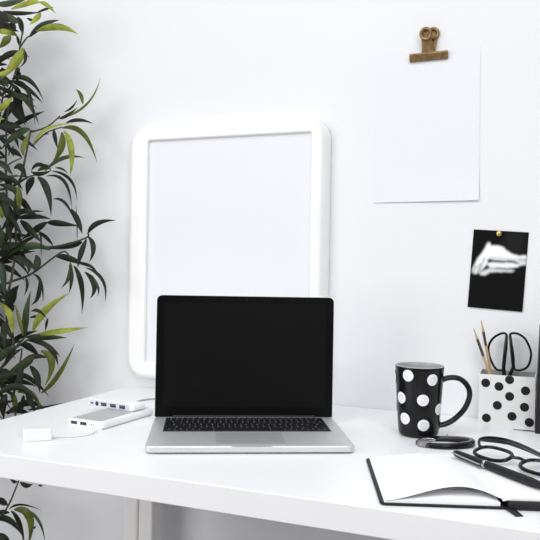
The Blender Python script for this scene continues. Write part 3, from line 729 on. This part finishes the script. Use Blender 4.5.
# dense heart of the crown behind the outer leaves
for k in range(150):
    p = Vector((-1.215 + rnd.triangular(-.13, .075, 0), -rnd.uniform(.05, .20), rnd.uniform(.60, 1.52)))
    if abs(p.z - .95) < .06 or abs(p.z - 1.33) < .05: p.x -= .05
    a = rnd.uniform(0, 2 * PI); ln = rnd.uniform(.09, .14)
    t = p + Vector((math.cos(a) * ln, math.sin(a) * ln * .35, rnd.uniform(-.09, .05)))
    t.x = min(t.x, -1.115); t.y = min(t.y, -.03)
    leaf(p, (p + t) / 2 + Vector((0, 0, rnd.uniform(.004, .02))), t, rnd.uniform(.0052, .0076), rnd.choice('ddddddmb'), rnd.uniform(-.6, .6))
# canes that carry the twigs
canes = []
for i, (x0, y0, x1, y1, z1) in enumerate(((-1.30, -.20, -1.205, -.105, 1.42), (-1.25, -.20, -1.215, -.10, 1.10), (-1.33, -.22, -1.36, -.16, 1.75), (-1.27, -.25, -1.32, -.24, 1.62), (-1.34, -.18, -1.47, -.13, 1.55), (-1.31, -.27, -1.42, -.33, 1.40))):
    pts = spline([(x0 - PO.x, y0 - PO.y, .25), ((x0 * .75 + x1 * .25) - PO.x + .01, (y0 * .7 + y1 * .3) - PO.y, .25 + (z1 - .25) * .35), ((x0 * .3 + x1 * .7) - PO.x, (y0 * .35 + y1 * .65) - PO.y, .25 + (z1 - .25) * .72), (x1 - PO.x, y1 - PO.y, z1)], 8)
    MB().tube(pts, [.0060 - .0042 * k / (len(pts) - 1) for k in range(len(pts))], 8).build('cane', M['stem'], plant); canes.append([p + PO for p in pts])
for pts, w in TWIGS:
    P = spline([Vector(p) / 1000 - PO for p in pts], 6)
    MB().tube(P, [w / 1000 * (1.1 - .5 * k / (len(P) - 1)) for k in range(len(P))], 7).build('twig', M['stem'], plant)
# the part of the crown left of the picture and the dense heart of the plant
tw_ = MB()
for ci, cane in enumerate(canes):
    for z in range(5 if ci < 2 else 13):
        p = cane[min(len(cane) - 1, int((.30 + .70 * z / (4 if ci < 2 else 12)) * (len(cane) - 1)))]
        az = rnd.uniform(0, 2 * PI)
        out = Vector((-abs(math.cos(az)) * .16 - .02, math.sin(az) * .12, rnd.uniform(.02, .12)))
        q = p + out; q.y = min(q.y, -.05)
        if q.x > -1.235: q.x = -1.235 - rnd.uniform(0, .05)
        tw_.tube(spline([p - PO, (p + q) / 2 + Vector((0, 0, .02)) - PO, q - PO], 4), [.0022 - .0012 * k / 8 for k in range(9)], 6)
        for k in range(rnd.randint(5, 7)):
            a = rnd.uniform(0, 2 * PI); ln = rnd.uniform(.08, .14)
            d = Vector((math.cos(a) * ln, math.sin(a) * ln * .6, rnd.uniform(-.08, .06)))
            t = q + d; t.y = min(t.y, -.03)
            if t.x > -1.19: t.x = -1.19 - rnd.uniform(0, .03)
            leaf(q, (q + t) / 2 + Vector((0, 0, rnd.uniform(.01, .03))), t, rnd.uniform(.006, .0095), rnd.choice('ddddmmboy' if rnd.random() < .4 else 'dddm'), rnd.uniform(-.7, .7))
tw_.build('side_shoots', M['stem'], plant)
lf.build('foliage', [M['dark'], M['mid'], M['blue'], M['olive'], M['yellow']], plant, sharp=0)

# ------------------------------------------------------------------ camera
yaw, roll, pitch, fpx = 0.38404, 0.019636, 0.005926, 738.93
cd = bpy.data.cameras.new('camera'); co = bpy.data.objects.new('camera', cd); COL.objects.link(co)
Rt = Vector((math.cos(yaw), math.sin(yaw), 0)); F0 = Vector((-math.sin(yaw), math.cos(yaw), 0)); Z = Vector((0, 0, 1))
F = F0 * math.cos(pitch) - Z * math.sin(pitch); U = F0 * math.sin(pitch) + Z * math.cos(pitch)
R2 = Rt * math.cos(roll) + U * math.sin(roll); U2 = -Rt * math.sin(roll) + U * math.cos(roll)
mx = Matrix((R2, U2, -F)).transposed().to_4x4(); mx.translation = Vector((0, -1.44414, 1.02066)); co.matrix_world = mx
cd.sensor_width = 36; cd.lens = fpx * 36 / 540; cd.clip_start = .02
SC.camera = co

# ------------------------------------------------------------------ light: a bright room, area light for an assumed unseen window to the left
w = bpy.data.worlds.new('room_daylight'); SC.world = w; w.use_nodes = True
nt = w.node_tree; bg = nt.nodes['Background']; bg.inputs['Strength'].default_value = 1.0
tcw = nt.nodes.new('ShaderNodeTexCoord'); sep = nt.nodes.new('ShaderNodeSeparateXYZ'); rp = nt.nodes.new('ShaderNodeValToRGB')   # room light: bright above, dimmer towards the floor
nt.links.new(tcw.outputs['Generated'], sep.inputs['Vector']); nt.links.new(sep.outputs['Z'], rp.inputs['Fac']); nt.links.new(rp.outputs['Color'], bg.inputs['Color'])
rp.color_ramp.elements[0].position = 0.0; rp.color_ramp.elements[0].color = (.17, .17, .178, 1)
rp.color_ramp.elements[1].position = .7; rp.color_ramp.elements[1].color = (.72, .74, .78, 1)
def area(name, loc, target, sx, sy, power, col=(1, 1, 1)):
    l = bpy.data.lights.new(name, 'AREA'); l.shape = 'RECTANGLE'; l.size = sx; l.size_y = sy; l.energy = power; l.color = col
    o = bpy.data.objects.new(name, l); COL.objects.link(o); o.location = loc
    o.rotation_euler = (Vector(target) - Vector(loc)).to_track_quat('-Z', 'Y').to_euler(); return o
area('assumed_window_light', (-2.5, -2.7, 1.45), (-.5, -.1, 1.0), 1.7, 2.2, 50, (1, .99, .97))  # added area light at the left front, for an assumed window that isn't built
area('overhead_fill', (-.2, -1.7, 2.6), (-.35, -.2, .9), 2.4, 1.2, 35)  # added overhead softbox that lifts wall and desk, no fixture seen
area('right_fill_light', (1.5, -2.9, 1.8), (-.2, -.1, .95), 1.5, 1.6, 20)  # added soft fill from the right front, its source is unseen

vs_ = SC.view_settings; vs_.view_transform = 'Standard'; vs_.look = 'None'; vs_.gamma = 1.0; vs_.use_curve_mapping = False; vs_.exposure = -0.22
SC.cycles.max_bounces = 8; SC.cycles.use_denoising = True
